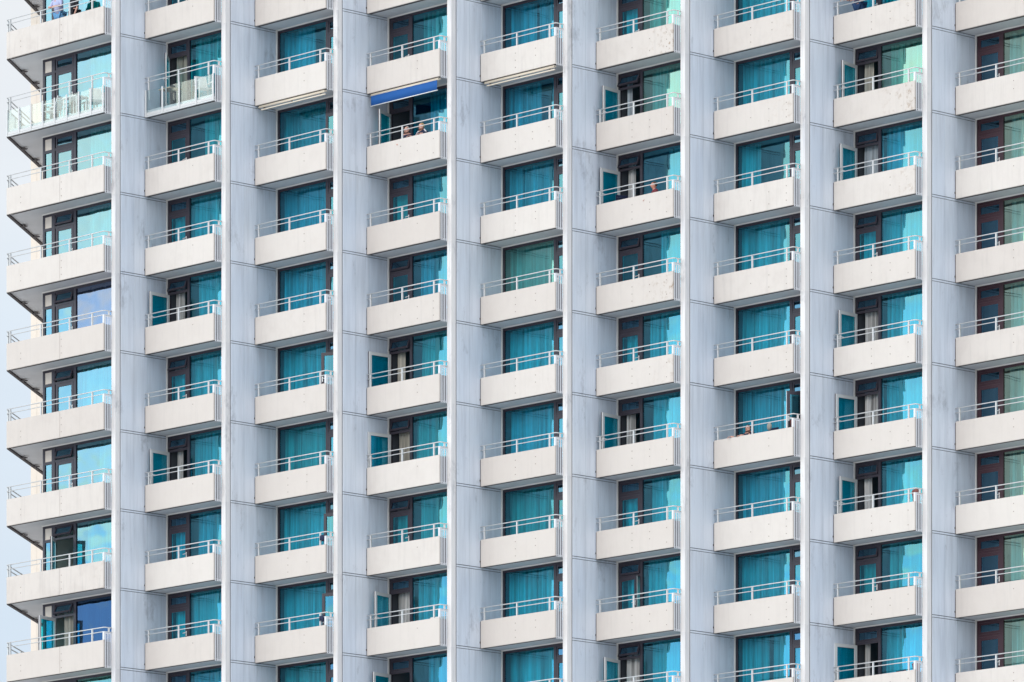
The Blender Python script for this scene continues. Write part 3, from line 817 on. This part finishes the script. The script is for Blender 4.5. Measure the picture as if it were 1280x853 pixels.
def parasol(loc, label, cm, h):
    root = link('closed_parasol', None, None, loc); tag(root, label, 'parasol', 'closed parasols in balcony corners')
    b = MB(); b.tube([(0, 0, .03), (0, 0, h-.02)], .017, 8); link('pole', b.mesh('pole', [M['white']]), root)
    b = MB(); n = 14; pr = [(.05, h*.30), (.085, h*.5), (.10, h*.75), (.13, h*.9), (.10, h*.97), (.02, h)]
    base = len(b.v)
    for j, (r_, z) in enumerate(pr):
        for k in range(n): 
            a = 2*math.pi*k/n; q = r_*(1+.18*(k % 2)); b.v.append((q*math.cos(a), q*math.sin(a), z))
    for j in range(len(pr)-1):
        for k in range(n):
            k2 = (k+1) % n; b.f.append((j*n+k, j*n+k2, (j+1)*n+k2, (j+1)*n+k)); b.m.append(0); b.sm.append(True)
    b.f.append(tuple(range(n-1, -1, -1))); b.m.append(0); b.sm.append(False); b.f.append(tuple((len(pr)-1)*n+k for k in range(n))); b.m.append(0); b.sm.append(False)
    link('canopy', b.mesh('canopy', [cm]), root)
    b = MB(); b.tube([(0, 0, 0), (0, 0, .04), (0, 0, .05)], [.16, .15, .03], 14); link('base', b.mesh('base', [M['darkm']]), root)
parasol(at('H', 7, 3.44, .32), 'closed brown parasol whose round top rises over the corner slats, eighth column', M['brown'], 1.16)
parasol(at('G', 6, 3.36, .34), 'closed reddish parasol standing in the corner under an open door edge', M['brown'], 1.02)
parasol(at('H', 9, 3.44, .34), 'closed red brown parasol in the corner of the lowest balcony, eighth column', M['brown'], 1.0)
def towel(c, n, x, label):
    b = MB()
    for off in (0, .012):
        prof = [(-.026, HM-.13), (-.028, HM-.02), (-.022, HM+.03), (.0, HM+.045), (.022, HM+.03), (.03, HM-.04), (.032, HM-.16)]
        for (y, z) in prof:
            for i in range(9):
                xx = x-.11+i*.0275; s = 1+off/.04
                b.v.append((xx, .028+y*s+.004*math.sin(i*1.3), z + (off if z > HM else 0) + .012*math.sin(i*.8)*(1 if z < HM-.01 else 0)))
    m_ = 7*9
    for o_ in (0, 1):
        for j in range(6):
            for i in range(8):
                q = o_*m_+j*9+i; b.f.append((q, q+1, q+10, q+9)); b.m.append(0); b.sm.append(True)
    for j in range(6):
        for i in (0, 8): q = j*9+i; b.f.append((q, q+9, q+9+m_, q+m_)); b.m.append(0); b.sm.append(False)
    for i in range(8):
        for j in (0, 6): q = j*9+i; b.f.append((q, q+1, q+1+m_, q+m_)); b.m.append(0); b.sm.append(False)
    o = link('folded_towel', b.mesh('folded_towel', [M['navy']]), None, org(c, n)); tag(o, label, 'towel', 'dark cloths on corner rails')
towel('C', 7, 3.50, 'dark cloth draped on the corner rail, third column, upper one of two')
towel('C', 8, 3.48, 'dark cloth draped on the corner rail, third column, lower one of two')
# potted plant inside the open corner door
root = link('potted_plant', None, None, at('A', 7, -.10, 1.75)); tag(root, 'green potted plant inside the open door of a corner balcony', 'plant')
b = MB(); b.tube([(0,0,0),(0,0,.3),(0,0,.32)], [.12,.16,.15], 14); link('pot', b.mesh('pot', [M['pot']]), root)
b = MB(); rr = random.Random(3)
for k in range(140):
    a = rr.random()*6.28; el = rr.random()*1.3; ln = .25+.35*rr.random(); d = V(math.cos(a)*math.cos(el), math.sin(a)*math.cos(el), math.sin(el)); p0 = V(0,0,.36)+d*ln*.35; p1 = V(0,0,.36)+d*ln
    sd = d.cross(V(0,0,1)); sd = sd.normalized()*.03 if sd.length > .05 else V(.03,0,0); mid = p0.lerp(p1, .55)+V(0,0,.03)
    b.quad([p0, mid+sd, p1, mid-sd])
b.tube([(0,0,.3),(0,0,.6)], .02, 6)
link('foliage', b.mesh('foliage', [M['leaf']]), root)

# ------------------------------------------------------------------ light
SUN_AZ = Vector((.05, -1.0)).normalized(); SUN_EL = R(24)
sdir = Vector((SUN_AZ.x*math.cos(SUN_EL), SUN_AZ.y*math.cos(SUN_EL), math.sin(SUN_EL)))
sl = bpy.data.lights.new('sun', 'SUN'); sl.energy = .68; sl.angle = R(24); sl.color = (1.0, .87, .74)
so = bpy.data.objects.new('sun', sl); COL.objects.link(so)
so.rotation_euler = (-sdir).to_track_quat('-Z', 'Y').to_euler(); so.location = (0, -50, 100)

world = bpy.data.worlds.new('World'); scene.world = world; world.use_nodes = True
nt = world.node_tree
for n_ in list(nt.nodes): nt.nodes.remove(n_)
out = N(nt, 'ShaderNodeOutputWorld'); bg = N(nt, 'ShaderNodeBackground'); bg.inputs['Strength'].default_value = .10
sky = N(nt, 'ShaderNodeTexSky'); sky.sky_type = 'NISHITA'; sky.sun_disc = False; sky.sun_elevation = SUN_EL
sky.sun_rotation = math.atan2(SUN_AZ.x, SUN_AZ.y); sky.dust_density = 2.5; sky.altitude = 50
tc = N(nt, 'ShaderNodeTexCoord')
sx = N(nt, 'ShaderNodeSeparateXYZ'); L(nt, tc.outputs['Generated'], sx.inputs[0])
# thin cloud veil, denser towards the hazy bright west where the sun stands
nz = N(nt, 'ShaderNodeTexNoise', Scale=5.0, Detail=6.0, Roughness=.55)
mpv = N(nt, 'ShaderNodeMapping'); mpv.inputs['Scale'].default_value = (1, 1, 3.5); L(nt, tc.outputs['Generated'], mpv.inputs[0]); L(nt, mpv.outputs[0], nz.inputs[0])
dot = N(nt, 'ShaderNodeVectorMath', operation='DOT_PRODUCT'); L(nt, tc.outputs['Generated'], dot.inputs[0]); dot.inputs[1].default_value = Vector((-.55, -.80, .22)).normalized()
glow = math1(nt, 'POWER', math1(nt, 'MAXIMUM', dot.outputs['Value'], 0.0), 7.0)
veil = N(nt, 'ShaderNodeMapRange'); veil.inputs['From Min'].default_value = .35; veil.inputs['From Max'].default_value = .7; veil.inputs['To Min'].default_value = .8; veil.inputs['To Max'].default_value = .95
L(nt, nz.outputs['Fac'], veil.inputs['Value'])
# bands of warm and blue cloud low over the western horizon
cr = N(nt, 'ShaderNodeValToRGB'); L(nt, math1(nt, 'ADD', sx.outputs['Z'], math1(nt, 'MULTIPLY', math1(nt, 'SUBTRACT', nz.outputs['Fac'], .5), .02)), cr.inputs[0])
el = cr.color_ramp.elements
el[0].position = .0; el[0].color = (.50, .72, 1, 1); el[1].position = 1.0; el[1].color = (.85, .92, 1, 1)
for p_, c_ in ((.142, (.50, .76, 1.0)), (.155, (.90, .95, .78)), (.166, (.78, .92, .98)), (.185, (.66, .88, 1.0)), (.196, (.92, .95, .86)), (.214, (1.0, .93, .78)), (.235, (.9, .96, .95)), (.5, (.86, .92, 1))):
    e_ = el.new(p_); e_.color = (c_[0], c_[1], c_[2], 1)
east = N(nt, 'ShaderNodeValToRGB'); L(nt, cr.inputs[0].links[0].from_socket, east.inputs[0])
ee = east.color_ramp.elements; ee[0].position = .12; ee[0].color = (.74, .86, 1, 1); ee[1].position = .34; ee[1].color = (.90, .95, 1, 1)
e_ = ee.new(.19); e_.color = (.82, .905, 1, 1); e_ = ee.new(.24); e_.color = (.97, .98, 1, 1)
bl = N(nt, 'ShaderNodeMix', data_type='RGBA'); L(nt, ramp2(nt, dot.outputs['Value'], -.05, .35), bl.inputs[0]); L(nt, east.outputs[0], bl.inputs[6]); L(nt, cr.outputs[0], bl.inputs[7])
amp = N(nt, 'ShaderNodeVectorMath', operation='SCALE'); L(nt, bl.outputs[2], amp.inputs[0])
zen = ramp2(nt, sx.outputs['Z'], .25, .9)
dx = N(nt, 'ShaderNodeVectorMath', operation='DOT_PRODUCT'); L(nt, tc.outputs['Generated'], dx.inputs[0]); dx.inputs[1].default_value = Vector((.93, -.15, .33)).normalized()
side = math1(nt, 'MULTIPLY', ramp2(nt, dx.outputs['Value'], .15, .9), 8.0)  # extra brightness added to the unseen sky on this side, lifts the fin walls
L(nt, math1(nt, 'ADD', math1(nt, 'ADD', math1(nt, 'ADD', 9.9, side), math1(nt, 'MULTIPLY', zen, 7.0)), math1(nt, 'MULTIPLY', glow, 25.0)), amp.inputs['Scale'])
mixc = N(nt, 'ShaderNodeMix', data_type='RGBA'); L(nt, veil.outputs[0], mixc.inputs[0]); L(nt, sky.outputs[0], mixc.inputs[6]); L(nt, amp.outputs[0], mixc.inputs[7])
L(nt, mixc.outputs[2], bg.inputs[0]); L(nt, bg.outputs[0], out.inputs[0])

scene.view_settings.view_transform = 'Standard'; scene.view_settings.look = 'None'; scene.view_settings.gamma = 1
scene.view_settings.exposure = 0.0
scene.render.engine = 'CYCLES'
scene.cycles.max_bounces = 8; scene.cycles.transparent_max_bounces = 12
scene.cycles.sample_clamp_indirect = 6
